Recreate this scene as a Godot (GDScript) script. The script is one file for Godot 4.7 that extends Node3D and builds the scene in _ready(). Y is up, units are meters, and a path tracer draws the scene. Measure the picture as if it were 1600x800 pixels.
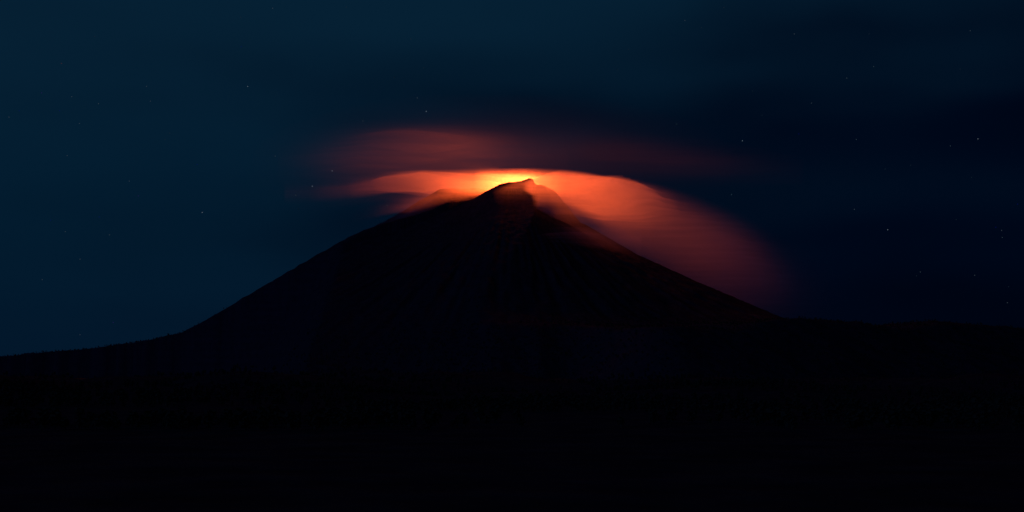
extends Node3D
# A volcano glowing at night under a cap cloud. Units are metres, the camera looks along -Z.
# The volcano stands 13.2 km away; its own coordinates (x right, z towards the viewer, h above its foot) start at VOLCANO.

const DISTANCE := 13200.0
const FOOT := 530.0                      # height of the volcano's foot above the plain
const VOLCANO := Vector3(0, FOOT, -DISTANCE)
const EYE := 20.0
const LAVA_COLOR := Color(1.0, 0.106, 0.018)      # linear

var rough := FastNoiseLite.new()
var gully := FastNoiseLite.new()
var broad := FastNoiseLite.new()


func _ready() -> void:
	setup_noise()
	setup_camera()
	setup_sky()
	setup_twilight()
	build_volcano()
	build_ground()
	build_lava()
	build_clouds()
	build_stars()
	build_forest()


func setup_noise() -> void:
	rough.seed = 11
	rough.noise_type = FastNoiseLite.TYPE_SIMPLEX_SMOOTH
	rough.frequency = 1.0 / 140.0
	rough.fractal_octaves = 4
	gully.seed = 23
	gully.noise_type = FastNoiseLite.TYPE_SIMPLEX_SMOOTH
	gully.frequency = 1.0
	gully.fractal_octaves = 3
	broad.seed = 5
	broad.noise_type = FastNoiseLite.TYPE_SIMPLEX_SMOOTH
	broad.frequency = 1.0 / 2600.0
	broad.fractal_octaves = 4


func setup_camera() -> void:
	var cam := Camera3D.new()
	cam.name = "camera"
	cam.projection = Camera3D.PROJECTION_FRUSTUM
	cam.near = 1.0
	cam.far = 150000.0
	cam.size = 2.0 * 2400.0 / DISTANCE               # the picture is 4.8 km tall at the volcano
	cam.frustum_offset = Vector2(0, 1200.0 / DISTANCE) # a rising front: the horizon lies low in the picture
	cam.position = Vector3(0, EYE, 0)
	add_child(cam)
	cam.current = true


# ---------------------------------------------------------------- sky

func srgb(r: float, g: float, b: float) -> Vector3:
	var c := Color(r / 255.0, g / 255.0, b / 255.0).srgb_to_linear()
	return Vector3(c.r, c.g, c.b)


# how thick the dark cloud is, every 8 degrees from the left (-20) to the right, every 2.5 degrees downwards from 15
const SKY_COVER := [
	[0.00, 0.00, 0.00, 0.08, 0.35, 0.62],
	[0.00, 0.04, 0.36, 0.36, 0.70, 0.88],
	[0.00, 0.08, 0.42, 0.85, 1.00, 1.12],
	[0.04, 0.12, 0.62, 0.80, 0.80, 0.92],
	[0.08, 0.16, 0.60, 0.88, 0.92, 0.97],
	[0.12, 0.22, 0.70, 1.05, 1.16, 1.18],
	[0.20, 0.32, 0.95, 1.40, 1.45, 1.45]]


func table(rows: Array, x: float, y: float) -> float:
	x = clampf(x, 0.0, 4.999)
	y = clampf(y, 0.0, 5.999)
	var i := int(x)
	var j := int(y)
	var fx := smoothstep(0.0, 1.0, x - i)
	var fy := smoothstep(0.0, 1.0, y - j)
	return lerpf(lerpf(rows[j][i], rows[j][i + 1], fx), lerpf(rows[j + 1][i], rows[j + 1][i + 1], fx), fy)


func setup_sky() -> void:
	var streak := FastNoiseLite.new()
	streak.seed = 71
	streak.noise_type = FastNoiseLite.TYPE_SIMPLEX_SMOOTH
	streak.frequency = 2.6
	streak.fractal_octaves = 4
	var w := 1024
	var h := 512
	var im := Image.create(w, h, false, Image.FORMAT_RGBF)
	var teal_high := srgb(6, 32, 51)
	var teal_mid := srgb(3, 28, 47)
	var teal_low := srgb(3, 24, 44)
	var navy := srgb(0, 7, 24)
	var night := srgb(0, 2, 12)
	for j in h:
		var el := 90.0 - (j + 0.5) / h * 180.0
		for i in w:
			var az := fposmod((i + 0.5) / w * 360.0 + 180.0, 360.0) - 180.0   # the panorama begins at -Z
			var a := deg_to_rad(az)
			var e := deg_to_rad(el)
			var dir := Vector3(sin(a) * cos(e), sin(e) * 4.5, -cos(a) * cos(e))
			var n := streak.get_noise_3dv(dir)
			# clear twilight on the left, banks of dark cloud from the summit to the right
			var cover := table(SKY_COVER, (az + 20.0) / 8.0 + n * 0.6, (15.2 - el) / 2.53 + n * 0.4)
			cover = lerpf(cover, 1.15, smoothstep(22.0, 40.0, az))
			cover = lerpf(cover, 1.15, smoothstep(-60.0, -120.0, az))
			cover += n * 0.14
			var clear := teal_mid.lerp(teal_high, smoothstep(6.0, 14.0, el)).lerp(teal_low, 1.0 - smoothstep(0.0, 7.0, el))
			var c := clear.lerp(navy, clampf(cover, 0.0, 1.0)).lerp(night, clampf(cover * 2.5 - 2.5, 0.0, 1.0))
			im.set_pixel(i, j, Color(c.x, c.y, c.z))
	var pano := PanoramaSkyMaterial.new()
	pano.panorama = ImageTexture.create_from_image(im)
	var sky := Sky.new()
	sky.sky_material = pano
	var env := Environment.new()
	env.background_mode = Environment.BG_SKY
	env.sky = sky
	env.tonemap_mode = Environment.TONE_MAPPER_LINEAR
	env.tonemap_exposure = 1.0
	env.volumetric_fog_enabled = true
	env.volumetric_fog_density = 0.0
	env.sdfgi_enabled = true
	env.ssao_enabled = true
	env.ssil_enabled = true
	var we := WorldEnvironment.new()
	we.name = "world_environment"
	we.environment = env
	add_child(we)


func setup_twilight() -> void:
	# the last light of the evening, from the left behind the viewer
	var sun := DirectionalLight3D.new()
	sun.name = "twilight"
	sun.light_color = Color(0.34, 0.45, 1.0)
	sun.light_energy = 0.1
	sun.light_angular_distance = 30.0
	sun.shadow_enabled = true
	sun.rotation_degrees = Vector3(-20, -58, 0)
	add_child(sun)


# ---------------------------------------------------------------- volcano

func along(points: Array, x: float) -> float:
	var n := points.size()
	if x <= points[0][0]:
		return points[0][1]
	for k in range(1, n):
		var b: Array = points[k]
		if x <= b[0]:
			var a: Array = points[k - 1]
			return lerpf(a[1], b[1], (x - a[0]) / (b[0] - a[0]))
	return points[n - 1][1]


const LEFT_SLOPE := [[0.0, 1345.0], [640.0, 1345.0], [702.0, 1338.0], [900.0, 1219.0], [1200.0, 1028.0], [1440.0, 876.0], [1980.0, 552.0], [2460.0, 258.0], [2800.0, 56.0], [3000.0, -48.0], [3330.0, -126.0], [3840.0, -200.0], [4350.0, -240.0], [4800.0, -292.0], [6000.0, -370.0], [9000.0, -560.0], [12000.0, -700.0]]
const RIGHT_SLOPE := [[0.0, 1140.0], [420.0, 1110.0], [560.0, 1035.0], [720.0, 951.0], [1200.0, 664.0], [1740.0, 404.0], [2160.0, 216.0], [2490.0, 72.0], [2800.0, -27.0], [3200.0, -80.0], [4800.0, -103.0], [6500.0, -200.0], [9000.0, -560.0], [12000.0, -700.0]]
const RIDGE := [[-3000.0, -2000.0], [-1500.0, 470.0], [-1200.0, 660.0], [-960.0, 815.0], [-780.0, 940.0], [-600.0, 1062.0], [-360.0, 1186.0], [-180.0, 1302.0], [-120.0, 1334.0], [-60.0, 1354.0], [0.0, 1364.0], [72.0, 1374.0], [150.0, 1400.0], [196.0, 1418.0], [228.0, 1290.0], [320.0, 1030.0], [700.0, 850.0], [2500.0, -2500.0]]
const RIDGE_Z := [[-1500.0, 700.0], [-960.0, 560.0], [-600.0, 420.0], [-180.0, 200.0], [0.0, 130.0], [205.0, 90.0], [700.0, 60.0]]


const LIP := [Vector3(185, 1392, 90), Vector3(222, 1348, 92), Vector3(300, 1338, 72), Vector3(400, 1300, 0), Vector3(460, 1232, -100), Vector3(475, 1236, -260), Vector3(380, 1320, -400), Vector3(150, 1335, -470), Vector3(-120, 1335, -420)]


func volcano_height(x: float, z: float) -> float:
	var r := sqrt(x * x + z * z)
	var side := 0.5 + 0.5 * x / maxf(r, 1.0)
	side = smoothstep(0.0, 1.0, side)
	var left := along(LEFT_SLOPE, r)
	var right := along(RIGHT_SLOPE, r)
	var h := lerpf(left, right, side)
	# the crater, open to the sky behind the front ridge
	var d := Vector2((x - 90.0) / 340.0, (z + 130.0) / 300.0).length()
	if d < 1.35:
		h = minf(h, 1170.0 + 175.0 * smoothstep(0.5, 1.05, d) + 900.0 * maxf(0.0, d - 1.05))
	# the summit ridge in front of it
	var crest := along(RIDGE_Z, x)
	var across := z - crest
	var top := along(RIDGE, x)
	h -= 0.36 * clampf(z + 150.0, 0.0, 520.0) * (1.0 - smoothstep(700.0, 1600.0, r)) * smoothstep(-120.0, -260.0, x)
	h = maxf(h, top - (0.66 * across if across > 0.0 else -0.85 * across))
	if across > 0.0:
		var reach := z - along(RIDGE_Z, minf(x, 190.0))
		var fall := along(RIDGE, minf(x, 190.0)) - 0.15 * maxf(0.0, x - 190.0) - 0.70 * minf(reach, 350.0) - 0.45 * maxf(0.0, reach - 350.0)
		h = minf(h, fall + 500.0 * (smoothstep(-500.0, -2300.0, x) + smoothstep(300.0, 1100.0, x)))
	# the scar with its cliff on the right-hand side of the summit
	var jag := rough.get_noise_2d(z * 1.6 + 400.0, x * 0.4) * 46.0
	var floor_h := 1022.0 - 0.17 * maxf(0.0, x - 330.0) + maxf(0.0, 322.0 - x + jag) * 2.5 + maxf(0.0, -(z - 20.0)) * 1.7
	if h > floor_h:
		h = floor_h
	# the low lip that closes the crater on that side
	if Vector2(x - 350.0, z + 150.0).length() < 700.0:
		for k in LIP.size() - 1:
			var p: Vector3 = LIP[k]
			var q: Vector3 = LIP[k + 1]
			var to := Vector2(q.x - p.x, q.z - p.z)
			var u := clampf(Vector2(x - p.x, z - p.z).dot(to) / to.length_squared(), 0.0, 1.0)
			h = maxf(h, lerpf(p.y, q.y, u) - 1.25 * Vector2(x - p.x - to.x * u, z - p.z - to.y * u).length())
	# erosion gullies run straight down the cone
	var theta := atan2(z, x)
	var ring := Vector2(cos(theta), sin(theta))
	var g := gully.get_noise_3d(ring.x * 9.0, ring.y * 9.0, r / 2600.0)
	var deep := 34.0 * smoothstep(650.0, 1700.0, r) * (1.0 - smoothstep(2300.0, 3300.0, r)) + 5.0
	h -= absf(g) * deep * 1.4 - deep * 0.3
	h += broad.get_noise_2d(x * 2.2, z * 2.2) * 80.0 * smoothstep(2700.0, 4200.0, r) * smoothstep(0.4, 0.9, side)
	h += rough.get_noise_2d(x, z) * lerpf(5.0, 16.0, smoothstep(500.0, 2200.0, r))
	return h


func grid_mesh(rows: int, cols: int, at: Callable, closed: bool) -> ArrayMesh:
	var v := PackedVector3Array()
	var index := PackedInt32Array()
	for j in rows:
		for i in cols:
			v.append(at.call(j, i))
	var last := cols if closed else cols - 1
	for j in rows - 1:
		for i in last:
			var a := j * cols + i
			var b := j * cols + (i + 1) % cols
			var c := a + cols
			var e := b + cols
			index.append_array(PackedInt32Array([a, b, c, b, e, c]))
	var st := SurfaceTool.new()
	var arrays := []
	arrays.resize(Mesh.ARRAY_MAX)
	arrays[Mesh.ARRAY_VERTEX] = v
	arrays[Mesh.ARRAY_INDEX] = index
	var m := ArrayMesh.new()
	m.add_surface_from_arrays(Mesh.PRIMITIVE_TRIANGLES, arrays)
	st.create_from(m, 0)
	st.generate_normals()
	return st.commit()


func ground_material(called: String, dark: Color, light: Color, size: float, seed_: int) -> StandardMaterial3D:
	var n := FastNoiseLite.new()
	n.seed = seed_
	n.noise_type = FastNoiseLite.TYPE_SIMPLEX_SMOOTH
	n.frequency = 0.012
	n.fractal_octaves = 6
	var ramp := Gradient.new()
	ramp.set_color(0, dark.linear_to_srgb())
	ramp.set_color(1, light.linear_to_srgb())
	var t := NoiseTexture2D.new()
	t.width = 512
	t.height = 512
	t.seamless = true
	t.noise = n
	t.color_ramp = ramp
	var bump := NoiseTexture2D.new()
	bump.width = 512
	bump.height = 512
	bump.seamless = true
	bump.noise = n
	bump.as_normal_map = true
	bump.bump_strength = 2.5
	var m := StandardMaterial3D.new()
	m.resource_name = called
	m.albedo_texture = t
	m.normal_enabled = true
	m.normal_texture = bump
	m.roughness = 0.95
	m.specular_mode = BaseMaterial3D.SPECULAR_DISABLED
	m.uv1_triplanar = true
	m.uv1_world_triplanar = true
	m.uv1_scale = Vector3.ONE / size
	return m


func build_volcano() -> void:
	var rows := 330
	var cols := 900
	var at := func(j: int, i: int) -> Vector3:
		var t := float(j) / (rows - 1)
		var r := 1300.0 * t * 1.6 if t < 0.625 else 1300.0 + 10200.0 * pow((t - 0.625) / 0.375, 1.5)
		var a := TAU * i / cols
		var x := r * cos(a)
		var z := r * sin(a)
		return Vector3(x, volcano_height(x, z), z)
	var o := MeshInstance3D.new()
	o.name = "volcano"
	o.mesh = grid_mesh(rows, cols, at, true)
	o.material_override = ground_material("ash_and_rock", Color(0.020, 0.019, 0.019), Color(0.052, 0.047, 0.045), 420.0, 3)
	o.position = VOLCANO
	o.set_meta("kind", "structure")
	o.set_meta("label", "dark cone of a volcano with a broken summit ridge and gullied slopes")
	o.set_meta("category", "volcano")
	add_child(o)


func ground_height(x: float, z: float) -> float:
	var far := smoothstep(300.0, 3500.0, Vector2(x, z).length())
	var hills := smoothstep(900.0, 3600.0, Vector2(x, z).length())
	return broad.get_noise_2d(x, z) * 26.0 * far - 4.0 + (broad.get_noise_2d(x * 2.6 + 900.0, z * 2.6) + 0.25) * 75.0 * hills


func build_ground() -> void:
	var rows := 150
	var cols := 360
	var at := func(j: int, i: int) -> Vector3:
		var r := 45000.0 * pow(float(j) / (rows - 1), 2.4)
		var a := TAU * i / cols
		return Vector3(r * cos(a), ground_height(r * cos(a), r * sin(a)), r * sin(a))
	var o := MeshInstance3D.new()
	o.name = "ground"
	o.mesh = grid_mesh(rows, cols, at, true)
	o.material_override = ground_material("earth_and_scrub", Color(0.020, 0.021, 0.019), Color(0.050, 0.050, 0.043), 310.0, 9)
	o.set_meta("kind", "structure")
	add_child(o)


# ---------------------------------------------------------------- lava

func lava_light(parent: Node3D, at: Vector3, energy: float, size: float) -> void:
	var l := OmniLight3D.new()
	l.name = "lava_light"
	l.light_color = LAVA_COLOR.linear_to_srgb()
	l.light_energy = energy
	l.light_size = size
	l.omni_range = 6000.0
	l.omni_attenuation = 2.0
	l.shadow_enabled = true
	l.position = at
	parent.add_child(l, true)


func build_lava() -> void:
	var glow := StandardMaterial3D.new()
	glow.resource_name = "molten_lava"
	glow.albedo_color = Color(0.05, 0.02, 0.015)
	glow.emission_enabled = true
	glow.emission = LAVA_COLOR.linear_to_srgb()
	glow.emission_energy_multiplier = 9.0
	glow.roughness = 0.6
	# the pool on the crater floor
	var lake := Node3D.new()
	lake.name = "lava_lake"
	lake.position = VOLCANO + Vector3(60, 1182, -130)
	lake.set_meta("label", "molten lava pool glowing on the floor of the crater")
	lake.set_meta("category", "lava")
	add_child(lake)
	var n := 48
	var st := SurfaceTool.new()
	st.begin(Mesh.PRIMITIVE_TRIANGLES)
	for i in n:
		var p: Array[Vector3] = []
		for k in 2:
			var a := TAU * (i + k) / n
			var r := 105.0 * (1.0 + 0.16 * sin(a * 3.0 + 0.7) + 0.08 * sin(a * 7.0))
			p.append(Vector3(r * 1.25 * cos(a), 0, r * sin(a)))
		for q in [Vector3(0, 3, 0), p[0], p[1]]:
			st.add_vertex(q)
		for q in [p[0], p[0] + Vector3(0, -18, 0), p[1], p[1], p[0] + Vector3(0, -18, 0), p[1] + Vector3(0, -18, 0)]:
			st.add_vertex(q)
	st.generate_normals()
	var pool := MeshInstance3D.new()
	pool.name = "molten_surface"
	pool.mesh = st.commit()
	pool.material_override = glow
	lake.add_child(pool)
	# jets of lava thrown up from the vent, just above the rim
	var fountain := Node3D.new()
	fountain.name = "lava_fountain"
	fountain.position = VOLCANO + Vector3(40, 1182, 0)
	fountain.set_meta("label", "jets of white-hot lava thrown up behind the summit ridge")
	fountain.set_meta("category", "lava")
	add_child(fountain)
	var jets := [[-115.0, -40.0, 130.0, 13.0], [-60.0, -55.0, 150.0, 17.0], [-5.0, -65.0, 168.0, 16.0], [60.0, -60.0, 176.0, 13.0], [110.0, -50.0, 190.0, 11.0]]
	for j in jets:
		var o := MeshInstance3D.new()
		o.name = "jet"
		var rows := 10
		var tall: float = j[2]
		var wide: float = j[3]
		var at := func(k: int, i: int) -> Vector3:
			var t := float(k) / (rows - 1)
			var r := wide * (0.35 + 0.9 * t) * sqrt(maxf(0.0, 1.0 - pow(t, 6.0)))
			var a := -TAU * i / 14.0
			r *= 1.0 + 0.25 * sin(a * 3.0 + t * 9.0 + tall)
			return Vector3(r * cos(a) + 12.0 * t * t, tall * t, r * sin(a))
		o.mesh = grid_mesh(rows, 14, at, true)
		o.material_override = glow
		o.position = Vector3(j[0], 0, j[1])
		fountain.add_child(o, true)
	for p in [[-120.0, 232.0, -35.0, 0.7], [-45.0, 254.0, -42.0, 1.2], [30.0, 268.0, -42.0, 1.2], [105.0, 280.0, -42.0, 1.4]]:
		lava_light(fountain, Vector3(p[0], p[1], p[2]), LIGHT * p[3], 24.0)
		lamps.append(fountain.position - VOLCANO + Vector3(p[0], p[1], p[2]))
		shares.append(p[3])


const LIGHT := 1900000.0


# ---------------------------------------------------------------- clouds
# Each cloud is a closed body of even mist, thick in the middle and thinning to nothing at its rim, drawn out into streaks by the wind.
# px() places a point by steps of 6 m: 800 across is the axis of the volcano, 515 up is its foot, smaller is higher.

const STEP := 6.0
const MIST := 5.5e-4                     # density of the cap cloud per metre

var wind := FastNoiseLite.new()
var lamps: Array[Vector3] = []           # the lava lights, from VOLCANO
var shares: Array[float] = []


# half thickness of a mist of that density which catches so much of the lava's light at x, y
func half_thickness(x: float, y: float, z: float, glow: float, density: float) -> float:
	if glow < 0.0002:
		return 0.0
	var want := glow / (LIGHT * density * 0.115)
	var near: Array[float] = []
	for k in lamps.size():
		near.append(maxf(30.0, Vector2(x - lamps[k].x, y - lamps[k].y).length()))
	var lo := 0.0
	var hi := 800.0
	for step in 14:
		var mid := 0.5 * (lo + hi)
		var got := 0.0
		for k in lamps.size():
			var off := z - lamps[k].z
			got += shares[k] / near[k] * (atan((off + mid) / near[k]) - atan((off - mid) / near[k]))
		if got < want:
			lo = mid
		else:
			hi = mid
	return lo


func streaks(x: float, y: float, amount: float) -> float:
	return exp(amount * (wind.get_noise_2d(x / 260.0, y / 9.0) * 1.2 + wind.get_noise_2d(x / 120.0 + 90.0, y / 4.0) * 0.5))


func bell(x: float, y: float, cx: float, cy: float, sx: float, sy: float, tilt := 0.0) -> float:
	var d := Vector2(x - cx, y - cy).rotated(deg_to_rad(-tilt))
	return exp(-0.5 * (d.x * d.x / (sx * sx) + d.y * d.y / (sy * sy)))


func cloud(called: String, label: String, box: Rect2, cols: int, rows: int, density: float, glow: Callable, middle: Callable, front_limit: Callable) -> void:
	var front: Array[Vector3] = []
	var back: Array[Vector3] = []
	var solid := PackedByteArray()
	for j in rows:
		for i in cols:
			var x := box.position.x + box.size.x * i / (cols - 1)
			var y := box.position.y + box.size.y * j / (rows - 1)
			var mx := (x - 800.0) * STEP
			var my := (515.0 - y) * STEP
			var z: float = middle.call(x, y)
			var t := 0.0
			if i > 0 and j > 0 and i < cols - 1 and j < rows - 1:
				t = half_thickness(mx, my, z, glow.call(x, y), density)
			if t < 0.4:
				t = 0.0
			var f := t
			if t > 0.0:
				f = maxf(minf(t, front_limit.call(x, y) - z), -t * 0.5)
			front.append(Vector3(mx, my, z + f))
			back.append(Vector3(mx, my, z - t))
			solid.append(1 if t > 0.0 else 0)
	var st := SurfaceTool.new()
	st.begin(Mesh.PRIMITIVE_TRIANGLES)
	for j in rows - 1:
		for i in cols - 1:
			var a := j * cols + i
			var b := a + 1
			var c := a + cols
			var e := c + 1
			for tri in [[a, b, c], [b, e, c]]:
				if solid[tri[0]] + solid[tri[1]] + solid[tri[2]] == 0:
					continue
				for k in [0, 1, 2]:
					st.add_vertex(front[tri[k]])
				for k in [0, 2, 1]:
					st.add_vertex(back[tri[k]])
	st.index()
	st.generate_normals()
	var m := FogMaterial.new()
	m.resource_name = "mist"
	m.albedo = Color(0.95, 0.95, 0.95)
	m.density = density
	var o := MeshInstance3D.new()
	o.name = called
	o.mesh = st.commit()
	o.material_override = m
	o.position = VOLCANO
	o.set_meta("label", label)
	o.set_meta("category", "cloud")
	add_child(o, true)


const TOP := [[480.0, 290.0], [540.0, 284.0], [600.0, 273.0], [660.0, 267.0], [740.0, 265.0], [800.0, 263.0], [870.0, 265.0], [930.0, 273.0], [1000.0, 289.0], [1060.0, 308.0], [1130.0, 338.0], [1190.0, 372.0], [1250.0, 420.0]]
const BASE := [[480.0, 306.0], [540.0, 302.0], [600.0, 291.0], [640.0, 285.0], [680.0, 289.0], [715.0, 308.0], [760.0, 330.0], [860.0, 334.0], [940.0, 326.0], [1000.0, 322.0], [1050.0, 330.0], [1250.0, 400.0]]
const BRIGHT := [[480.0, 0.012], [540.0, 0.06], [580.0, 0.22], [620.0, 0.72], [660.0, 1.4], [700.0, 1.2], [740.0, 1.3], [770.0, 4.4], [795.0, 7.0], [822.0, 6.0], [848.0, 2.2], [880.0, 0.75], [920.0, 0.9], [950.0, 1.2], [1000.0, 0.66], [1030.0, 0.25], [1060.0, 0.08], [1100.0, 0.04], [1150.0, 0.03], [1200.0, 0.012], [1250.0, 0.0]]


# a broken line with its corners rounded off
func curve(points: Array, x: float) -> float:
	var sum := 0.0
	for k in 7:
		sum += along(points, x + (k - 3) * 14.0)
	return sum / 7.0


func cap_glow(x: float, y: float) -> float:
	var wave := wind.get_noise_2d(x / 90.0, 7.0) * 0.9
	var far := maxf(0.0, x - 940.0)
	var upper := smoothstep(-5.0 - far * 0.10 - maxf(0.0, 760.0 - x) * 0.03, 13.0 + absf(x - 820.0) * 0.05 + 11.0 * bell(x, 0.0, 808.0, 0.0, 45.0, 1.0) + far * 0.13 + maxf(0.0, 760.0 - x) * 0.03, y - curve(TOP, x) - wave)
	var lower := 1.0 - smoothstep(-12.0 - maxf(0.0, x - 880.0) * 0.16, 11.0 + maxf(0.0, x - 880.0) * 0.24, y - curve(BASE, x) - wave)
	var band := along(BRIGHT, x) * lower * streaks(x, y, 0.42)
	var haze := (0.085 * bell(x, y, 1010, 365, 75, 50, 25) + 0.09 * bell(x, y, 1110, 405, 65, 55, 30)) * streaks(x, y, 0.15)
	haze += 0.22 * bell(x, y, 945, 356, 42, 20, 22)
	return (band + haze) * upper


const VEIL_Z := 720.0                   # this bank drifts well in front of the summit


func veil_glow(mx: float, my: float) -> float:
	var k := DISTANCE / (DISTANCE - VEIL_Z)
	var x := 800.0 + (mx - 800.0) * k
	var y := 600.0 - (600.0 - my) * k
	var left := along([[255.0, 892.0], [267.0, 866.0], [276.0, 842.0], [284.0, 820.0], [297.0, 819.0], [306.0, 832.0], [322.0, 836.0], [345.0, 856.0], [365.0, 885.0]], y)
	var upper := smoothstep(-3.0, 12.0, y - curve(TOP, x))
	var lower := 1.0 - smoothstep(306.0, 356.0, y + (x - 880.0) * 0.05)
	var side := smoothstep(-4.0, 14.0, x - left) * (1.0 - smoothstep(875.0, 1010.0, x))
	var brow := 0.5 * smoothstep(766.0, 822.0, x) * (1.0 - smoothstep(826.0, 850.0, x)) * exp(-maxf(0.0, y - along(RIM, x)) / 8.5)
	var low := 0.035 * smoothstep(-5.0, 25.0, x - left) * bell(x, y, 895, 350, 50, 18)
	return (brow * smoothstep(-4.0, 6.0, y - along(RIM, x)) + 0.95 * side * lower) * upper * streaks(x, y, 0.35) + low


const RIM := [[640.0, 348.0], [740.0, 316.0], [770.0, 298.0], [800.0, 287.5], [830.0, 281.0], [870.0, 270.0]]


func build_clouds() -> void:
	wind.seed = 77
	wind.noise_type = FastNoiseLite.TYPE_SIMPLEX_SMOOTH
	wind.frequency = 1.0
	wind.fractal_octaves = 2
	var open := func(_x: float, _y: float) -> float: return 9000.0
	cloud("cap_cloud", "fiery orange cap cloud draped over the summit of the volcano", Rect2(440, 235, 920, 275), 265, 160, MIST, cap_glow,
		func(x: float, _y: float) -> float: return lerpf(-110.0, -40.0, smoothstep(820.0, 900.0, x)),
		func(x: float, _y: float) -> float: return along(RIDGE_Z, (x - 800.0) * STEP) - 25.0 + 2000.0 * smoothstep(836.0, 850.0, x))
	cloud("crater_cloud", "orange mist filling the hollow between the left rim and the summit ridge", Rect2(540, 260, 250, 110), 110, 60, 8.0e-4,
		func(x: float, y: float) -> float: return (0.95 * bell(x, y, 742, 307, 26, 14, -24) + 0.55 * bell(x, y, 700, 322, 32, 13, -24) + 0.10 * bell(x, y, 660, 332, 32, 16, -24)) * streaks(x, y, 0.2),
		func(x: float, _y: float) -> float: return along(RIDGE_Z, (x - 800.0) * STEP) - 180.0,
		func(x: float, _y: float) -> float: return along(RIDGE_Z, (x - 800.0) * STEP) - 20.0)
	cloud("veil_cloud", "bright orange veil of mist drifting in front of the summit rim right of the peak", Rect2(690, 270, 330, 120), 170, 100, 3.0e-3, veil_glow,
		func(_x: float, _y: float) -> float: return VEIL_Z, open)
	cloud("streak_cloud", "dim red streaks of cloud hanging above the left end of the glowing cap", Rect2(430, 170, 460, 150), 140, 90, 0.5e-4,
		func(x: float, y: float) -> float: return (0.05 * bell(x, y, 690, 220, 62, 12, 1) + 0.03 * bell(x, y, 690, 246, 80, 14) + 0.015 * bell(x, y, 600, 262, 60, 22)) * streaks(x, y, 0.35),
		func(_x: float, _y: float) -> float: return -120.0, open)
	cloud("streak_cloud_001", "faint purple streaks of cloud high above the right flank of the cone", Rect2(820, 190, 440, 130), 120, 70, 0.5e-4,
		func(x: float, y: float) -> float: return (0.005 * bell(x, y, 1040, 246, 100, 15, 5) + 0.002 * bell(x, y, 930, 226, 60, 10)) * streaks(x, y, 0.35),
		func(_x: float, _y: float) -> float: return -120.0, open)
	cloud("wisp_cloud", "dull red wisp of mist lying across the dark upper slope below the cliff", Rect2(690, 350, 300, 80), 90, 50, 3.0e-4,
		func(x: float, y: float) -> float: return (0.16 * bell(x, y, 885, 392, 48, 12, 2) + 0.08 * bell(x, y, 830, 399, 40, 8)) * streaks(x, y, 0.4),
		func(_x: float, _y: float) -> float: return 900.0, open)
	cloud("halo_cloud", "thin reddish veil of cloud spread wide around the summit", Rect2(380, 140, 860, 330), 100, 60, 0.12e-4,
		func(x: float, y: float) -> float: return 0.011 * bell(x, y, 770, 252, 135, 40),
		func(_x: float, _y: float) -> float: return -200.0, open)


# ---------------------------------------------------------------- stars

# azimuth and elevation, as metres across and up at the distance of the volcano; 0 white, 1 reddish, 2 violet, 3 faint, 4 bright, 5 blue
const STARS := [
	[96, 99, 1], [65, 145, 2], [112, 151, 0], [154, 162, 0], [30, 173, 5], [93, 173, 5], [14, 183, 0], [124, 193, 0], [105, 243, 0], [229, 135, 0],
	[235, 158, 0], [387, 135, 4], [148, 57, 3], [376, 27, 3], [426, 13, 0], [541, 11, 3], [377, 73, 5], [642, 61, 3], [662, 106, 3], [616, 121, 3],
	[652, 153, 0], [666, 174, 4], [567, 189, 0], [649, 203, 3], [430, 244, 0], [508, 230, 3], [519, 267, 4], [488, 291, 4], [308, 257, 5], [202, 283, 0],
	[216, 306, 2], [316, 332, 4], [155, 339, 5], [79, 344, 5], [102, 362, 0], [171, 367, 0], [462, 305, 0], [466, 326, 3], [605, 321, 0], [258, 218, 3],
	[265, 208, 3], [125, 405, 0], [66, 437, 0], [177, 504, 2], [125, 523, 0], [1131, 12, 3], [1070, 32, 0], [1096, 43, 3], [982, 77, 3], [965, 109, 3],
	[1241, 53, 0], [1358, 53, 3], [1516, 48, 0], [1365, 104, 0], [1323, 122, 0], [1268, 161, 0], [1500, 108, 3], [1176, 142, 3], [1191, 180, 3], [1057, 194, 0],
	[1160, 220, 4], [1248, 209, 5], [1338, 218, 0], [1528, 217, 4], [1485, 228, 0], [1383, 264, 3], [1423, 258, 3], [1518, 277, 3], [1143, 304, 0], [1335, 327, 0],
	[1387, 359, 4], [1494, 343, 3], [1556, 355, 5], [1565, 360, 0], [1566, 371, 0], [1590, 319, 5], [1438, 425, 0], [1432, 431, 3], [1523, 430, 0], [1221, 440, 0],
	[1238, 454, 3], [1576, 448, 3], [1574, 473, 0]]


func build_stars() -> void:
	var sky := Node3D.new()
	sky.name = "sky"
	sky.set_meta("kind", "structure")
	add_child(sky)
	var ball := SphereMesh.new()
	ball.radius = 1.0
	ball.height = 2.0
	ball.radial_segments = 10
	ball.rings = 5
	var colors := [Color(0.62, 0.70, 0.78), Color(0.85, 0.50, 0.42), Color(0.42, 0.22, 0.85), Color(0.42, 0.50, 0.60), Color(0.85, 0.92, 1.0), Color(0.10, 0.16, 0.85)]
	var strength := [0.9, 0.8, 1.0, 0.6, 1.6, 1.0]
	var lit := []
	for k in 6:
		var m := StandardMaterial3D.new()
		m.resource_name = "starlight"
		m.albedo_color = Color.BLACK
		m.emission_enabled = true
		m.emission = colors[k]
		m.emission_energy_multiplier = 0.14 * strength[k]
		lit.append(m)
	var far := 42000.0
	for s in STARS:
		var towards := Vector3((s[0] - 800.0) * 6.0, (600.0 - s[1]) * 6.0, -DISTANCE)
		var o := MeshInstance3D.new()
		o.name = "star"
		o.mesh = ball
		o.material_override = lit[s[2]]
		o.position = Vector3(0, EYE, 0) + towards * (far / DISTANCE)
		o.scale = Vector3.ONE * 11.0
		sky.add_child(o, true)


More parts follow.
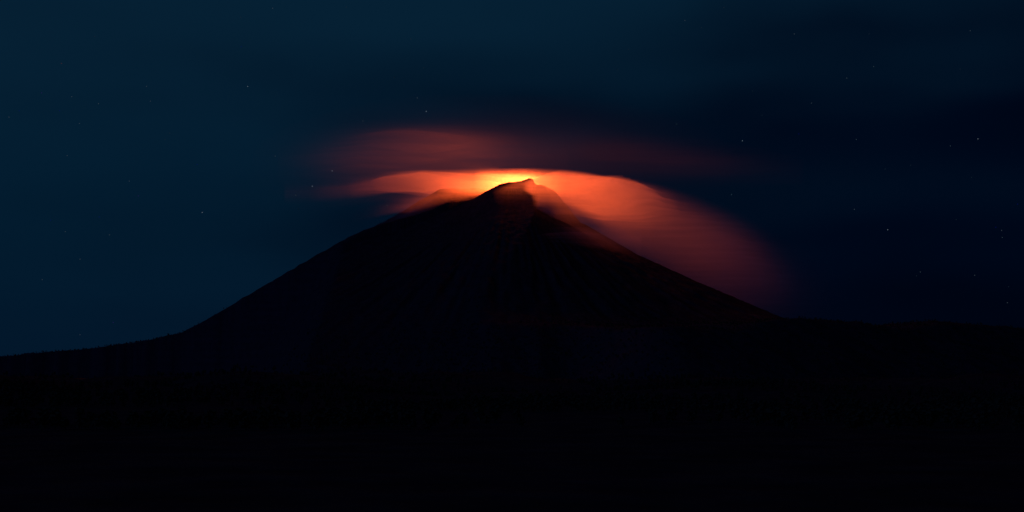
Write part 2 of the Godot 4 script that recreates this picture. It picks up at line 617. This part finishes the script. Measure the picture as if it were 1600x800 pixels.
func build_forest() -> void:
	# one low tree: a short trunk under a crown of crossing, ragged leaf tiers
	var rng := RandomNumberGenerator.new()
	rng.seed = 404
	var st := SurfaceTool.new()
	st.begin(Mesh.PRIMITIVE_TRIANGLES)
	for k in 46:
		var a := rng.randf() * TAU
		var up := rng.randf_range(0.28, 1.0)
		var out := 0.36 * sqrt(rng.randf()) * (1.15 - 0.75 * absf(up - 0.55) * 2.0)
		var c := Vector3(cos(a) * out, up, sin(a) * out)
		var p := Vector3(rng.randf_range(-1, 1), rng.randf_range(-0.5, 0.5), rng.randf_range(-1, 1)).normalized() * rng.randf_range(0.10, 0.2)
		var q := Vector3(rng.randf_range(-1, 1), rng.randf_range(-1, 1), rng.randf_range(-1, 1)).normalized() * rng.randf_range(0.08, 0.16)
		for v in [c - p, c + q, c + p, c - p, c + p, c - q]:
			st.add_vertex(v)
	for i in 5:
		var a0 := TAU * i / 5
		var a1 := TAU * (i + 1) / 5
		var b0 := Vector3(cos(a0) * 0.05, 0, sin(a0) * 0.05)
		var b1 := Vector3(cos(a1) * 0.05, 0, sin(a1) * 0.05)
		for v in [b0, Vector3(0, 0.8, 0), b1]:
			st.add_vertex(v)
	st.generate_normals()
	var leaf := StandardMaterial3D.new()
	leaf.resource_name = "foliage"
	leaf.albedo_color = Color(0.035, 0.05, 0.022).linear_to_srgb()
	leaf.roughness = 1.0
	leaf.specular_mode = BaseMaterial3D.SPECULAR_DISABLED
	leaf.cull_mode = BaseMaterial3D.CULL_DISABLED
	var mesh := st.commit()
	mesh.surface_set_material(0, leaf)
	var where: Array[Transform3D] = []
	# the flanks below the ash, thicker towards the foot
	for k in 42000:
		var r := rng.randf_range(2500.0, 8200.0)
		var a := rng.randf_range(-0.25, PI + 0.25)
		var x := r * cos(a)
		var z := r * sin(a)
		if rng.randf() > smoothstep(2500.0, 3600.0, r + broad.get_noise_2d(x * 4.0, z * 4.0) * 700.0):
			continue
		var y := volcano_height(x, z) + FOOT
		if y < ground_height(x, z - DISTANCE):
			continue
		var tall := rng.randf_range(7.0, 17.0)
		where.append(Transform3D(Basis(Vector3.UP, rng.randf() * TAU).scaled(Vector3(tall, tall, tall) * Vector3(rng.randf_range(0.8, 1.3), 1, 1)), Vector3(x, y - 0.4, z - DISTANCE)))
	# the plain in front of it
	for k in 16000:
		var d := rng.randf_range(700.0, 5600.0)
		var x := d * rng.randf_range(-0.42, 0.42)
		if broad.get_noise_2d(x * 5.0, d * 5.0) + rng.randf_range(-0.2, 0.2) < 0.0:
			continue
		var tall := rng.randf_range(4.0, 11.0)
		where.append(Transform3D(Basis(Vector3.UP, rng.randf() * TAU).scaled(Vector3(tall, tall, tall)), Vector3(x, ground_height(x, -d) - 0.3, -d)))
	var mm := MultiMesh.new()
	mm.transform_format = MultiMesh.TRANSFORM_3D
	mm.mesh = mesh
	mm.instance_count = where.size()
	for k in where.size():
		mm.set_instance_transform(k, where[k])
	var o := MultiMeshInstance3D.new()
	o.name = "forest"
	o.multimesh = mm
	o.set_meta("kind", "stuff")
	o.set_meta("label", "dark forest covering the foot of the volcano and the plain before it")
	o.set_meta("category", "forest")
	add_child(o)
